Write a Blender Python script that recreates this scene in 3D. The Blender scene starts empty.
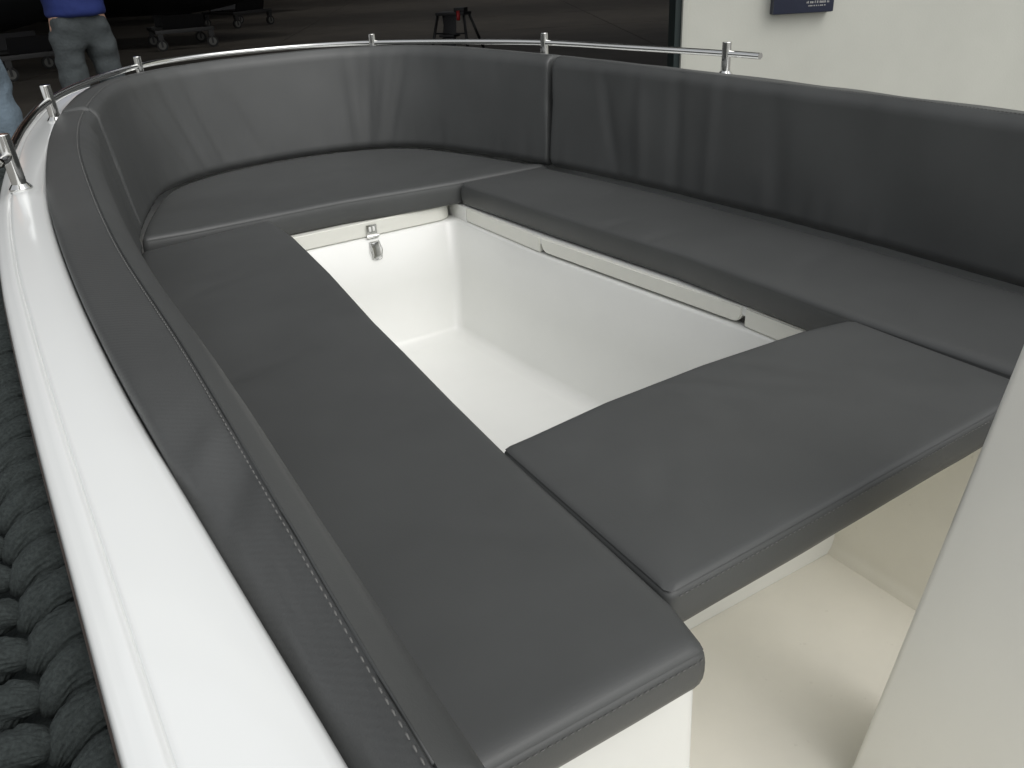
import bpy, bmesh, math, random
import numpy as np
from mathutils import Vector, noise
from mathutils.geometry import delaunay_2d_cdt
random.seed(4)
scene = bpy.context.scene
COL = scene.collection
H = 1.6                       # camera height; boat heights below are measured down from it
CAM = (-1.0861, -1.1088, H)
R = math.radians

# ---------------------------------------------------------------- materials
def mat(name, base, rough=.5, metal=0., spec=.5, coat=0., var=0., vscale=5., bump=0., bscale=300., bdist=.001, rvar=0., twill=False, dots=0.):
    m = bpy.data.materials.new(name); m.use_nodes = True
    nt = m.node_tree; n = nt.nodes; l = nt.links
    b = n['Principled BSDF']
    b.inputs['Base Color'].default_value = (*base, 1); b.inputs['Roughness'].default_value = rough
    b.inputs['Metallic'].default_value = metal; b.inputs['Specular IOR Level'].default_value = spec
    b.inputs['Coat Weight'].default_value = coat; b.inputs['Coat Roughness'].default_value = .06
    tc = n.new('ShaderNodeTexCoord')
    if var:
        t = n.new('ShaderNodeTexNoise'); t.inputs['Scale'].default_value = vscale; t.inputs['Detail'].default_value = 6; t.inputs['Roughness'].default_value = .6
        l.new(tc.outputs['Object'], t.inputs['Vector'])
        mr = n.new('ShaderNodeMapRange'); mr.inputs['From Min'].default_value = .3; mr.inputs['From Max'].default_value = .7
        mr.inputs['To Min'].default_value = 1 - var; mr.inputs['To Max'].default_value = 1 + var
        l.new(t.outputs['Fac'], mr.inputs['Value'])
        hs = n.new('ShaderNodeVectorMath'); hs.operation = 'SCALE'; hs.inputs[0].default_value = base
        l.new(mr.outputs[0], hs.inputs['Scale'])
        col = hs.outputs[0]
        if dots:
            d = n.new('ShaderNodeTexNoise'); d.inputs['Scale'].default_value = 38; d.inputs['Detail'].default_value = 3
            l.new(tc.outputs['Object'], d.inputs['Vector'])
            dr = n.new('ShaderNodeMapRange'); dr.inputs['From Min'].default_value = .70; dr.inputs['From Max'].default_value = .78
            dr.inputs['To Min'].default_value = 0; dr.inputs['To Max'].default_value = dots
            l.new(d.outputs['Fac'], dr.inputs['Value'])
            mx = n.new('ShaderNodeMix'); mx.data_type = 'RGBA'
            l.new(dr.outputs[0], mx.inputs['Factor']); l.new(col, mx.inputs['A'])
            mx.inputs['B'].default_value = (base[0]*.45, base[1]*.42, base[2]*.38, 1)
            col = mx.outputs['Result']
        l.new(col, b.inputs['Base Color'])
    if rvar:
        t = n.new('ShaderNodeTexNoise'); t.inputs['Scale'].default_value = 3.2; t.inputs['Detail'].default_value = 4
        l.new(tc.outputs['Object'], t.inputs['Vector'])
        mr = n.new('ShaderNodeMapRange'); mr.inputs['To Min'].default_value = rough - rvar; mr.inputs['To Max'].default_value = rough + rvar
        l.new(t.outputs['Fac'], mr.inputs['Value']); l.new(mr.outputs[0], b.inputs['Roughness'])
    if bump:
        t = n.new('ShaderNodeTexNoise'); t.inputs['Scale'].default_value = bscale; t.inputs['Detail'].default_value = 3
        l.new(tc.outputs['Object'], t.inputs['Vector'])
        h = t.outputs['Fac']
        if twill:
            w = n.new('ShaderNodeTexWave'); w.bands_direction = 'DIAGONAL'; w.inputs['Scale'].default_value = 62; w.inputs['Distortion'].default_value = .6
            w.inputs['Detail'].default_value = 1; l.new(tc.outputs['Object'], w.inputs['Vector'])
            a = n.new('ShaderNodeMath'); a.operation = 'MULTIPLY_ADD'; a.inputs[1].default_value = .35
            l.new(w.outputs['Fac'], a.inputs[0]); l.new(h, a.inputs[2]); h = a.outputs[0]
        bp = n.new('ShaderNodeBump'); bp.inputs['Strength'].default_value = bump; bp.inputs['Distance'].default_value = bdist
        l.new(h, bp.inputs['Height']); l.new(bp.outputs[0], b.inputs['Normal'])
    return m
M = {}
M['vinyl'] = mat('charcoal_vinyl', (.062, .0645, .0635), .48, spec=.48, var=.10, vscale=2.2, bump=.4, bscale=420, bdist=.0005, rvar=.09)
M['weave'] = mat('charcoal_woven_vinyl', (.061, .0632, .0622), .49, spec=.46, var=.10, vscale=2.2, bump=.5, bscale=420, bdist=.0006, rvar=.05, twill=True)
M['stitch'] = mat('stitch_thread', (.12, .12, .115), .8)
M['gel'] = mat('white_gelcoat', (.80, .815, .80), .2, coat=.5, var=.012, vscale=2, bump=.12, bscale=6, bdist=.002)
M['gelin'] = mat('inner_white_gelcoat', (.73, .735, .705), .32, coat=.15, var=.02, vscale=3, bump=.1, bscale=9, bdist=.002)
M['lid'] = mat('cream_lid_gelcoat', (.72, .72, .66), .35, coat=.15, var=.02, vscale=4)
M['cream'] = mat('cream_floor_gelcoat', (.76, .735, .655), .42, var=.035, vscale=5, bump=.1, bscale=60, bdist=.0008, dots=.22)
M['console'] = mat('console_gelcoat', (.755, .745, .69), .3, coat=.2, var=.02, vscale=2.5)
M['gap_dark'] = mat('dark_gap', (.03, .028, .025), .7)  # near-black: painted shade in the lid and door gaps; also floor joints
M['steel'] = mat('polished_steel', (.72, .72, .70), .13, metal=1., rvar=.05)
M['rope'] = mat('black_rope', (.033, .039, .038), .95, spec=.15, var=.35, vscale=300, bump=.6, bscale=900, bdist=.001)
M['strip'] = mat('brown_rubber_strip', (.05, .035, .028), .6, var=.2, vscale=50)
M['darkhull'] = mat('dark_hull_paint', (.007, .008, .009), .55, var=.1)
M['blackmetal'] = mat('black_painted_metal', (.008, .008, .009), .5)
M['greymetal'] = mat('grey_galvanised_metal', (.045, .045, .045), .5, metal=.4)
M['rubber'] = mat('castor_rubber', (.012, .012, .012), .7)
M['castor'] = mat('castor_hub_plastic', (.13, .13, .12), .5)
M['red'] = mat('red_plastic', (.35, .02, .02), .5)
M['concrete'] = mat('hangar_concrete', (.058, .050, .039), .75, var=.25, vscale=1.2, bump=.3, bscale=20, bdist=.003)
M['asphalt'] = mat('yard_paving', (.24, .235, .22), .85, var=.15, vscale=2, bump=.4, bscale=90, bdist=.004)
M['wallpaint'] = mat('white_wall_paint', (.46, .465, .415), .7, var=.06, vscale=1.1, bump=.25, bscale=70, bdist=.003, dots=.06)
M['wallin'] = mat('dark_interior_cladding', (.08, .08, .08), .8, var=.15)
M['frame'] = mat('door_frame_green', (.012, .022, .022), .5)
M['navy'] = mat('navy_enamel', (.010, .014, .032), .35, var=.1)
M['letter'] = mat('grey_lettering', (.28, .28, .27), .6)
M['denim'] = mat('faded_denim', (.10, .135, .165), .9, var=.25, vscale=9, bump=.6, bscale=60, bdist=.01)
M['denimdark'] = mat('grey_denim', (.040, .048, .050), .9, var=.25, vscale=9, bump=.6, bscale=60, bdist=.01)
M['blue'] = mat('blue_sweatshirt', (.008, .020, .12), .85, var=.1, vscale=8, bump=.4, bscale=25, bdist=.01)
M['jacket'] = mat('black_jacket', (.012, .012, .014), .8, var=.1, bump=.4, bscale=25, bdist=.01)
M['skin'] = mat('skin', (.45, .27, .19), .6)
M['hair'] = mat('brown_hair', (.04, .025, .015), .7, bump=.5, bscale=80, bdist=.004)
M['shoe'] = mat('dark_leather', (.02, .015, .012), .5)

# ---------------------------------------------------------------- helpers
def link(o, parent=None):
    COL.objects.link(o)
    if parent: o.parent = parent
    return o
def mesh(name, vs, fs, m, parent=None, smooth=True, autos=None):
    me = bpy.data.meshes.new(name); me.from_pydata([tuple(map(float, v)) for v in vs], [], [tuple(f) for f in fs]); me.update()
    bm = bmesh.new(); bm.from_mesh(me); bmesh.ops.recalc_face_normals(bm, faces=bm.faces); bm.to_mesh(me); bm.free()
    o = bpy.data.objects.new(name, me); me.materials.append(m)
    for p in me.polygons: p.use_smooth = smooth
    if autos and smooth: me.set_sharp_from_angle(angle=R(autos))
    return link(o, parent)
def empty(name, loc=(0, 0, 0), rz=0):
    o = bpy.data.objects.new(name, None); o.empty_display_size = .1; o.location = loc; o.rotation_euler[2] = rz
    return link(o)
def tag(o, label=None, cat=None, group=None, kind=None):
    for k, v in (('label', label), ('category', cat), ('group', group), ('kind', kind)):
        if v: o[k] = v
    return o
class MB:
    def __init__(s): s.v = []; s.f = []
    def add(s, v, f):
        n = len(s.v); s.v += [tuple(map(float, a)) for a in v]; s.f += [tuple(n + i for i in a) for a in f]
    def box(s, a, b):
        (x0, y0, z0), (x1, y1, z1) = a, b
        s.add([(x0, y0, z0), (x1, y0, z0), (x1, y1, z0), (x0, y1, z0), (x0, y0, z1), (x1, y0, z1), (x1, y1, z1), (x0, y1, z1)],
              [(0, 3, 2, 1), (4, 5, 6, 7), (0, 1, 5, 4), (1, 2, 6, 5), (2, 3, 7, 6), (3, 0, 4, 7)])
    def tube(s, pts, r, k=12, cap=True):
        pts = [Vector(p) for p in pts]; rs = r if isinstance(r, (list, tuple)) else [r] * len(pts)
        up = Vector((0, 0, 1)); vs = []
        for i, p in enumerate(pts):
            t = (pts[min(i + 1, len(pts) - 1)] - pts[max(i - 1, 0)]).normalized()
            a = t.cross(up)
            if a.length < .05: a = t.cross(Vector((1, 0, 0)))
            a.normalize(); b = t.cross(a)
            for j in range(k):
                q = 2 * math.pi * j / k; vs.append(p + a * math.cos(q) * rs[i] + b * math.sin(q) * rs[i])
        n = len(pts); fs = [(i * k + j, i * k + (j + 1) % k, (i + 1) * k + (j + 1) % k, (i + 1) * k + j) for i in range(n - 1) for j in range(k)]
        if cap: fs += [tuple(range(k)), tuple((n - 1) * k + j for j in range(k))]
        s.add(vs, fs)
    def build(s, name, m, parent=None, smooth=False, autos=None, bevel=0):
        o = mesh(name, s.v, s.f, m, parent, smooth, autos)
        if bevel:
            bm = bmesh.new(); bm.from_mesh(o.data)
            bmesh.ops.bevel(bm, geom=bm.edges, offset=bevel, segments=2, affect='EDGES', profile=.7)
            bm.to_mesh(o.data); bm.free()
            for p in o.data.polygons: p.use_smooth = True
            o.data.set_sharp_from_angle(angle=R(35))
        return o
def catmull(P, n):
    P = [np.array(p, float) for p in P]; P = [2 * P[0] - P[1]] + P + [2 * P[-1] - P[-2]]
    out = []; segs = len(P) - 3
    for i in range(segs):
        a, b, c, d = P[i:i + 4]
        for k in range(n):
            t = k / n
            out.append(.5 * ((2 * b) + (c - a) * t + (2 * a - 5 * b + 4 * c - d) * t * t + (-a + 3 * b - 3 * c + d) * t ** 3))
    out.append(P[-2]); return np.array(out)
def resample(P, step):
    d = np.r_[0, np.cumsum(np.linalg.norm(np.diff(P, axis=0), axis=1))]
    n = max(2, int(round(d[-1] / step))); s = np.linspace(0, d[-1], n + 1)
    return np.array([np.interp(s, d, P[:, k]) for k in range(P.shape[1])]).T, s
def fillet(P, r=.02, deg=25):
    P = [np.array(p, float) for p in P]; out = []
    for i, p in enumerate(P):
        a = P[i - 1] - p; b = P[(i + 1) % len(P)] - p; la = np.linalg.norm(a); lb = np.linalg.norm(b); a /= la; b /= lb
        ang = math.acos(max(-1, min(1, a @ b)))
        if math.pi - ang < R(deg): out.append(p); continue
        d = min(r / math.tan(ang / 2), la * .45, lb * .45)
        for k in range(7):
            t = k / 6; out.append((1 - t) ** 2 * (p + a * d) + 2 * t * (1 - t) * p + t * t * (p + b * d))
    return np.array(out)
def stitch_row(pts, nrm, parent, ln=.0068, gap=.0034, r=.0009):
    """dashes of thread along a polyline lying on a surface"""
    pts = np.array(pts, float); d = np.r_[0, np.cumsum(np.linalg.norm(np.diff(pts, axis=0), axis=1))]
    g = lambda s: np.array([np.interp(s, d, pts[:, k]) for k in range(3)])
    mb = MB(); s = 0
    while s + ln < d[-1]:
        a = g(s); b = g(s + ln); m = (a + b) / 2 + np.array(nrm) * r * .9
        mb.tube([a, m, b], [r * .5, r, r * .5], 5); s += ln + gap
    return mb.build('stitching', M['stitch'], parent, True)

# ---------------------------------------------------------------- plan curves of the boat (port half, x<0 ; z measured down from camera height)
#        y     seatwall  seam    outer   ztop    gunwale z
ST = [(-1.40, .938, .974, .985, -.415, -.437), (-.85, .938, .972, .999, -.412, -.436), (-.50, .936, .965, 1.0145, -.411, -.435), (-.10, .934, .957, 1.031, -.410, -.434), (.36, .930, .955, 1.033, -.408, -.432),
      (.85, .900, .932, 1.016, -.404, -.428), (1.32, .855, .895, .972, -.398, -.422), (1.76, .783, .828, .905, -.390, -.414), (2.20, .655, .712, .785, -.381, -.404),
      (2.45, .540, .590, .650, -.375, -.398), (2.61, .320, .345, .375, -.371, -.392), (2.65, 0, 0, 0, -.370, -.390)]
DY = {'b': [0, 0, 0, 0, 0, 0, 0, -.03, -.03, -.03, -.04, -.035], 't': [0] * 8 + [.01, .015, .025, .03], 'o': [0] * 7 + [.02, .06, .075, .095, .105]}
def full(ci, key):
    h = [(-s[ci], s[0] + DY[key][i], s[4], s[5]) for i, s in enumerate(ST)]
    P = h + [(-x, y, z, g) for (x, y, z, g) in h[-2::-1]]
    return catmull(P, 16)
CB, CT, CO = full(1, 'b'), full(2, 't'), full(3, 'o')
dd = np.r_[0, np.cumsum(np.linalg.norm(np.diff(CT[:, :2], axis=0), axis=1))]
N = 520; SS = np.linspace(0, dd[-1], N)
rs = lambda C: np.array([np.interp(SS, dd, C[:, k]) for k in range(C.shape[1])]).T
def smooth(C, w=13):
    K = w // 2; P = np.vstack([2 * C[0] - C[K:0:-1], C, 2 * C[-1] - C[-2:-K - 2:-1]]); k = np.hanning(w + 2)[1:-1]; k /= k.sum()
    return np.array([np.convolve(P[:, j], k, 'valid') for j in range(C.shape[1])]).T
CB, CT, CO = smooth(rs(CB)), smooth(rs(CT)), smooth(rs(CO))
def sidx(x, y): return int(np.argmin((CT[:, 0] - x) ** 2 + (CT[:, 1] - y) ** 2))
TAN = np.gradient(CT[:, :2], axis=0); TAN /= np.linalg.norm(TAN, axis=1)[:, None]
NRM = np.c_[-TAN[:, 1], TAN[:, 0]]        # points outboard on the port side (x<0)
ZS = H - .8                               # seat level

# ---------------------------------------------------------------- backrest cushions
FOLDS = []   # (s at top, s at bottom, width, depth)
def fold(t, b, w, d): FOLDS.append((SS[sidx(*t)], SS[sidx(*b)], w, d))
fold((-.50, 2.56), (-.36, 2.60), .018, -.007); fold((-.38, 2.6), (-.27, 2.62), .016, -.006); fold((-.60, 2.44), (-.42, 2.57), .020, -.006)
fold((-.25, 2.63), (-.10, 2.65), .020, -.004)
fold((.43, 2.56), (.39, 2.58), .015, -.006); fold((.56, 2.46), (.47, 2.53), .017, -.006); fold((.35, 2.6), (.34, 2.6), .02, .004); fold((.50, 2.52), (.43, 2.56), .016, .005)
fold((.88, 1.45), (.9, 1.32), .025, -.005); fold((.90, 1.25), (.905, 1.2), .03, .005); fold((.92, 1.08), (.92, 1.04), .025, -.005); fold((.93, .92), (.93, .9), .025, .004)
fold((.94, .68), (.94, .62), .04, -.0045)
def backrest(name, i0, i1):
    idx = list(range(i0, i1 + 1)); prof_n = 0; rings = []
    seam = []
    for c, i in enumerate(idx):
        B = np.array([*CB[i, :2], ZS - .001]); T = np.array([*CT[i, :2], H + CT[i, 2]]); sm = min(1, max(0, (-.24 - CO[i, 1]) / .20)) if CO[i, 0] < 0 else 0; sm = sm * sm * (3 - 2 * sm); O = np.array([*CO[i, :2], H + CT[i, 2] - .006 - .030 * sm])
        n = np.array([*NRM[i], 0.]); th = np.linalg.norm((O - T)[:2]); OB = B + n * (th + .0)
        OB[2] = ZS - .001
        up = np.array([0, 0, 1.]); P = []; hgt = T[2] - B[2]
        K = 30
        for k in range(K + 1):                      # inner face, bottom to seam
            f = k / K; z = B[2] + hgt * f
            base = B + (T - B) * f
            BL = .032 if CT[i, 0] < -.85 else .019
            bul = BL * min(1, ((1 - f) / (BL * 3.2))) ** .5 if f > 1 - BL * 3.2 else BL - .004 * (0.87 - f)
            bul *= min(1, f / .06) ** .5 * .35 + .65
            if f < .075: bul = bul * math.sqrt(max(0, 1 - (1 - f / .075) ** 2)) - .012 * (1 - f / .075) ** 2
            q = base - n * bul
            dsp = 0
            for (st, sb, w, dep) in FOLDS:
                sc = sb + (st - sb) * f; a = (SS[i] - sc) / w
                env = math.sin(math.pi * min(1, max(0, f * .93 + .05))) ** .6
                dsp += 1.55 * dep * math.exp(-a * a) * env * (1.15 - .4 * f)
            pk = noise.noise(Vector((SS[i] * 22, f * 1.2, 7))); dsp += .0030 * pk * math.exp(-((f - .06) / .22) ** 2) + .0022 * noise.noise(Vector((SS[i] * 16, f * 1.0, 17))) * math.exp(-((f - .9) / .25) ** 2)
            if CT[i, 0] < -.9: dsp *= .15
            dsp += (.0065 if CT[i, 0] > -.9 else .002) * noise.noise(Vector((SS[i] * 4, f * 1.5, 3))) * math.sin(math.pi * f) ** .5
            P.append(q - n * dsp)
        P.append(T - up * .0042 + n * .0005)        # seam groove
        seam.append(T + n * .006 + up * .0009)
        for k in range(1, 9):
            f = k / 8
            w_ = .0024 * noise.noise(Vector((SS[i] * 6, f * 2, 9))) + .0075 * sm * noise.noise(Vector((SS[i] * 13 + f * 3, f * 1.6, 2))) + .006 * math.exp(-((CO[i, 1] + .33 + .05 * f) / .022) ** 2) * (CO[i, 0] < -.9) * (.4 + f * .6) - .006 * math.exp(-((CO[i, 1] + .41 + .07 * f) / .028) ** 2) * (CO[i, 0] < -.9)
            P.append(T + (O - T) * (f * .93) + up * (.0035 * math.sin(math.pi * f) + w_))
        P += [O - up * .003 + n * .0005, O - up * .009 + n * .0045, O - up * .02 + n * .005]
        for k in range(1, 7): P.append(O - up * .02 + (OB - O + up * .02) * (k / 6) + n * .004)
        P.append(B + n * .03)
        if prof_n == 0: prof_n = len(P)
        rings.append(np.array(P))
    # rounded, pillow-like ends
    def endring(Rg, t, s, ins):
        c = Rg.mean(0); d = Rg - c; L = np.linalg.norm(d, axis=1)[:, None]; return c + d * np.maximum(0, (L - ins) / L) + np.array([*t, 0]) * s
    t0, t1 = -TAN[i0], TAN[i1]
    pre = [endring(rings[0], t0, .014 * math.sin(a), .014 * (1 - math.cos(a)) * 1.2) for a in (1.5, 1.15, .8, .4)]
    post = [endring(rings[-1], t1, .014 * math.sin(a), .014 * (1 - math.cos(a)) * 1.2) for a in (.4, .8, 1.15, 1.5)]
    rings = pre + rings + post; n = prof_n; V = np.vstack(rings)
    F = [(r * n + j, r * n + (j + 1) % n, (r + 1) * n + (j + 1) % n, (r + 1) * n + j) for r in range(len(rings) - 1) for j in range(n)]
    F += [tuple(range(n)), tuple((len(rings) - 1) * n + j for j in range(n))]
    o = mesh(name, V, F, M['vinyl'], None, True, 60)
    stitch_row(seam, (0, 0, 1), o)
    if CT[i0, 0] < -.9 and CT[i0, 1] < 0:            # the near third of the top band shows a woven back-cloth
        o.data.materials.append(M['weave'])
        for p in o.data.polygons:
            c = p.center
            if p.normal.z > .5 and c.z > H - .47 and c.x < float(np.interp(c.y, CT[:200, 1], CT[:200, 0])) + .001: p.material_index = 1
    # piping where top band meets inner face
    mb = MB(); mb.tube([np.array([*CT[i, :2], H + CT[i, 2] - .0022]) for i in idx[::2]], .0018, 8); mb.build('piping', M['vinyl'], o, True)
    return o
iL0, iL1 = sidx(-.963, -.80), sidx(-.812, 1.84); iR1, iR0 = sidx(.965, -1.2), sidx(.846, 1.70)
tag(backrest('backrest_cushion', iL0, iL1), 'long charcoal backrest cushion with stitched top band beside the wide white gunwale at left', 'cushion')
tag(backrest('backrest_cushion', iL1 + 4, iR0 - 3), 'curved charcoal backrest cushion wrapping round the bow end of the seating', 'cushion')
tag(backrest('backrest_cushion', iR0, iR1), 'long charcoal backrest cushion running to the right edge, in front of the white wall', 'cushion')

# ---------------------------------------------------------------- seat cushions
def offset_poly(P, d):
    a = np.roll(P, 1, 0); b = np.roll(P, -1, 0); t = b - a; t /= np.linalg.norm(t, axis=1)[:, None]
    return P + np.c_[t[:, 1], -t[:, 0]] * d          # ccw polygon: positive = outward
def dist_poly(Q, P):
    A = P; Bq = np.roll(P, -1, 0); D = Bq - A; best = np.full(len(Q), 1e9); L = (D ** 2).sum(1)
    for k in range(len(A)):
        w = Q - A[k]; t = np.clip((w @ D[k]) / L[k], 0, 1); e = w - t[:, None] * D[k]
        best = np.minimum(best, (e ** 2).sum(1))
    return np.sqrt(best)
def inside(Q, P):
    c = np.zeros(len(Q), bool); A = P; Bq = np.roll(P, -1, 0)
    for a, b in zip(A, Bq):
        m = (a[1] > Q[:, 1]) != (b[1] > Q[:, 1])
        if abs(b[1] - a[1]) > 1e-12: c ^= m & (Q[:, 0] < (b[0] - a[0]) * (Q[:, 1] - a[1]) / (b[1] - a[1]) + a[0])
    return c
CREASES = {3.3: ((-.05, -.05, .80, -.60, .11, .012, -.0035), (.05, -.06, .75, -.66, .12, .013, -.003), (.0, -.08, .78, -.62, .13, .015, .003), (.16, -.07, .70, -.71, .10, .014, -.003), (-.30, -.25, .5, .86, .12, .02, -.002)),
    8.7: ((.52, .9, .98, .2, .07, .02, -.003), (.53, .72, .97, .24, .06, .018, -.0028), (.70, 1.2, .8, .6, .2, .03, -.003), (.75, .3, .9, .43, .15, .03, -.003)),
    5.1: ((-.45, 1.95, .6, .8, .12, .02, -.003), (.15, 2.3, .1, 1, .16, .02, -.003), (.35, 1.85, .5, .86, .10, .02, .003)),
    1.3: ((-.72, .6, .9, .44, .13, .02, -.0022), (-.66, 1.2, .8, .6, .14, .022, -.0025), (-.60, -.2, .9, -.44, .1, .02, -.0018))}
def seat(name, poly, ztop, th, wr, seed, stitches=(), roll=.007, rr=.016, crown=.005, gr=1.):
    P = fillet(poly, .010); P, _ = resample(np.vstack([P, P[:1]]), .012); P = P[:-1]
    area = .5 * np.sum(P[:, 0] * np.roll(P[:, 1], -1) - np.roll(P[:, 0], -1) * P[:, 1])
    if area < 0: P = P[::-1]
    n = len(P); pts = [P]
    ins = [.003, .008, .015, .025, .038]
    for d in ins:
        Q = offset_poly(P, -d); k = dist_poly(Q, P); Q = Q[(k > d * .97) & inside(Q, P)]; pts.append(Q[::1 if d < .02 else 2])
    g = .022; xs = np.arange(P[:, 0].min(), P[:, 0].max(), g); ys = np.arange(P[:, 1].min(), P[:, 1].max(), g)
    G = np.array([(x + (g / 2 if j % 2 else 0), y) for j, y in enumerate(ys) for x in xs]); G = G[inside(G, P)]; G = G[dist_poly(G, P) > .05]; pts.append(G)
    A = np.vstack(pts)
    v2, _, f2, *_ = delaunay_2d_cdt([Vector(p) for p in A], [], [list(range(n))], 1, 1e-5)
    V2 = np.array([tuple(v) for v in v2]); D = dist_poly(V2, P)
    def ztopf(p, d):
        r = rr; e = min(1, d / r); z = -roll + roll * math.sqrt(max(0, 1 - (1 - e) ** 2))
        z += crown * (1 - math.exp(-d / .09))
        z += wr * noise.noise(Vector((p[0] * 5 + seed, p[1] * 5, seed))) * min(1, d / .05) + wr * .45 * noise.noise(Vector((p[0] * 14, p[1] * 11 + seed, seed * 2))) * min(1, d / .03)
        return ztop + z
    def crease(p, d):
        z = 0
        for (cx, cy, dx, dy, L, w_, dep) in CREASES.get(seed, ()):
            a = (p[0] - cx) * dx + (p[1] - cy) * dy; b = -(p[0] - cx) * dy + (p[1] - cy) * dx + .02 * math.sin(a * 14)
            z += dep * math.exp(-(b / w_) ** 2 - (a / L) ** 2)
        return z * min(1, d / .02)
    V = [(p[0], p[1], ztopf(p, d) + crease(p, d)) for p, d in zip(V2, D)]
    # the first n vertices returned are the outline
    order = [int(np.argmin(((V2 - P[k]) ** 2).sum(1))) for k in range(n)]
    F = [tuple(f) for f in f2]
    prev = order
    for off, dz in ((-.0036 * gr, -roll - .0012), (-.0038 * gr, -roll - .0026), (.0008, -roll - .0045), (.0026, -roll - .014), (.0035, -.035), (.0035, -.05), (.002, -.064), (-.002, -(th - .006)), (-.009, -th)):
        Q = offset_poly(P, off); base = len(V)
        for k in range(n):
            wv = .0015 * noise.noise(Vector((Q[k][0] * 9, Q[k][1] * 9, dz * 20 + seed))) if dz < -.03 else 0
            V.append((Q[k][0], Q[k][1], ztop + dz + wv))
        cur = list(range(base, base + n))
        F += [(prev[k], prev[(k + 1) % n], cur[(k + 1) % n], cur[k]) for k in range(n)]
        prev = cur
    F.append(tuple(prev))
    o = mesh(name, V, F, M['vinyl'], None, True, 75)
    ring = offset_poly(P, .0033)
    for (a, b) in stitches:
        ia = int(np.argmin(((P - a) ** 2).sum(1))); ib = int(np.argmin(((P - b) ** 2).sum(1)))
        if ib < ia: ib += n
        seg = [(*ring[k % n], ztop - roll - .0115) for k in range(ia, ib + 1)]
        stitch_row(seg, (0, 0, 0), o)
    return o
def wallpts(x0y, x1y, key=None):
    pass
Lb = [(-(.928), -.545)] + [tuple(CB[i, :2] + NRM[i] * (-.010 - .024 * min(1, max(0, (CB[i, 0] + .75) / .35)))) for i in range(sidx(-.963, -.5), sidx(-.82, 1.79), 6)]
left_in = [(-.345, 1.755), (-.338, 1.52), (-.368, 1.10), (-.408, .70), (-.422, .50), (-.444, .22), (-.459, -.01), (-.468, -.27), (-.476, -.47), (-.492, -.55)]
tag(seat('seat_cushion', left_in + Lb, ZS - .003, .0815, .0022, 1.3, [((-.90, -.545), (-.492, -.55))], .012, .030, .006),
    'long charcoal seat cushion nearest the camera with a stitched blunt front end', 'cushion')
Bb = [p for p in [tuple(CB[i, :2] + NRM[i] * (-.010 - .024 * min(1, max(0, (CB[i, 0] + .75) / .35)))) for i in range(sidx(-.82, 1.84), sidx(.86, 1.60), 4)] if p[1] > (1.79 if p[0] < 0 else 1.735)]
tag(seat('seat_cushion', [(.80, 1.716), (.376, 1.722), (.22, 1.738), (-.06, 1.772), (-.33, 1.772), (-.60, 1.772), (-.755, 1.785)] + Bb, ZS + .008, .090, .0024, 5.1, (), .012, .024, .006, 0),
    'curved charcoal seat cushion filling the bow end, above the lid with the steel latch', 'cushion')
Rb = [p for p in [tuple(CB[i, :2] + NRM[i] * (-.010 - .024 * min(1, max(0, (CB[i, 0] + .75) / .35)))) for i in range(sidx(.80, 1.84), sidx(.963, -1.1), 4)] if p[1] < 1.69] 
tag(seat('seat_cushion', [(.80, 1.709)] + Rb + [(.925, -1.15), (.50, -1.15), (.50, -.40), (.482, 0), (.482, .28), (.478, .59), (.422, 1.17), (.386, 1.708)], ZS + .004, .084, .0022, 8.7, (), .012, .024, .006, 0),
    'long charcoal seat cushion on the far right side bench, above the recessed locker door', 'cushion')
tag(seat('seat_cushion', [(-.4685, -.452), (-.31, -.448), (-.135, -.443), (.068, -.435), (.356, -.426), (.478, -.422), (.475, -.003), (.34, .022), (.05, .034), (-.21, .028), (-.40, .008), (-.4585, .004)], ZS - .001, .0832, .0040, 3.3,
         [((-.455, -.4525), (.47, -.422))], .005, .013, .005),
    'rectangular charcoal bridge cushion spanning between the two side seats in front of the console', 'cushion')

# ---------------------------------------------------------------- the boat
boat = empty('motor_boat', (0, 0, 0))
tag(boat, 'white open motor boat with a steel bow rail and a deep white footwell', 'boat')
# outline extended aft
def hull_line(off, up=0):
    """gunwale line: outline of the backrests pushed outboard by off; runs port stern - bow - starboard stern"""
    ex = (1.033 - np.abs(CO[:, 0])) * (CO[:, 1] < .3) * .62 * min(1, max(0, (off - .017) / .05)); c = CO[:, :2] + NRM * (off + ex)[:, None]; g = CO[:, 3] - .004 * (CO[:, 1] > 1)
    a = [(c[0, 0], y, H + g[0] + up) for y in (-3.3, -2.6, -1.9)]
    b = [(c[-1, 0], y, H + g[-1] + up) for y in (-1.9, -2.6, -3.3)]
    return np.array(a + [(c[k, 0], c[k, 1], H + g[k] + up) for k in range(0, N, 3)] + [(c[-1, 0], c[-1, 1], H + g[-1] + up)] + b)
def loft(name, lines, m, parent, autos=40, close=False):
    n = len(lines[0]); V = np.vstack(lines); F = []
    for r in range(len(lines) - 1): F += [(r * n + j, r * n + j + 1, (r + 1) * n + j + 1, (r + 1) * n + j) for j in range(n - 1)]
    return mesh(name, V, F, m, parent, True, autos)
loft('gunwale', [hull_line(.0055, -.40), hull_line(.0055, -.02), hull_line(.006, -.008), hull_line(.010, -.002), hull_line(.017, 0), hull_line(.045, .001), hull_line(.070, -.0005),
                 hull_line(.0745, -.0008), hull_line(.0757, -.0022), hull_line(.0765, -.0050), hull_line(.0778, -.0050), hull_line(.0795, -.0012), hull_line(.083, -.0010), hull_line(.090, -.0035),
                 hull_line(.096, -.0065), hull_line(.101, -.008), hull_line(.104, -.012), hull_line(.106, -.020), hull_line(.105, -.030)], M['gel'], boat, 100)
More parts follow.
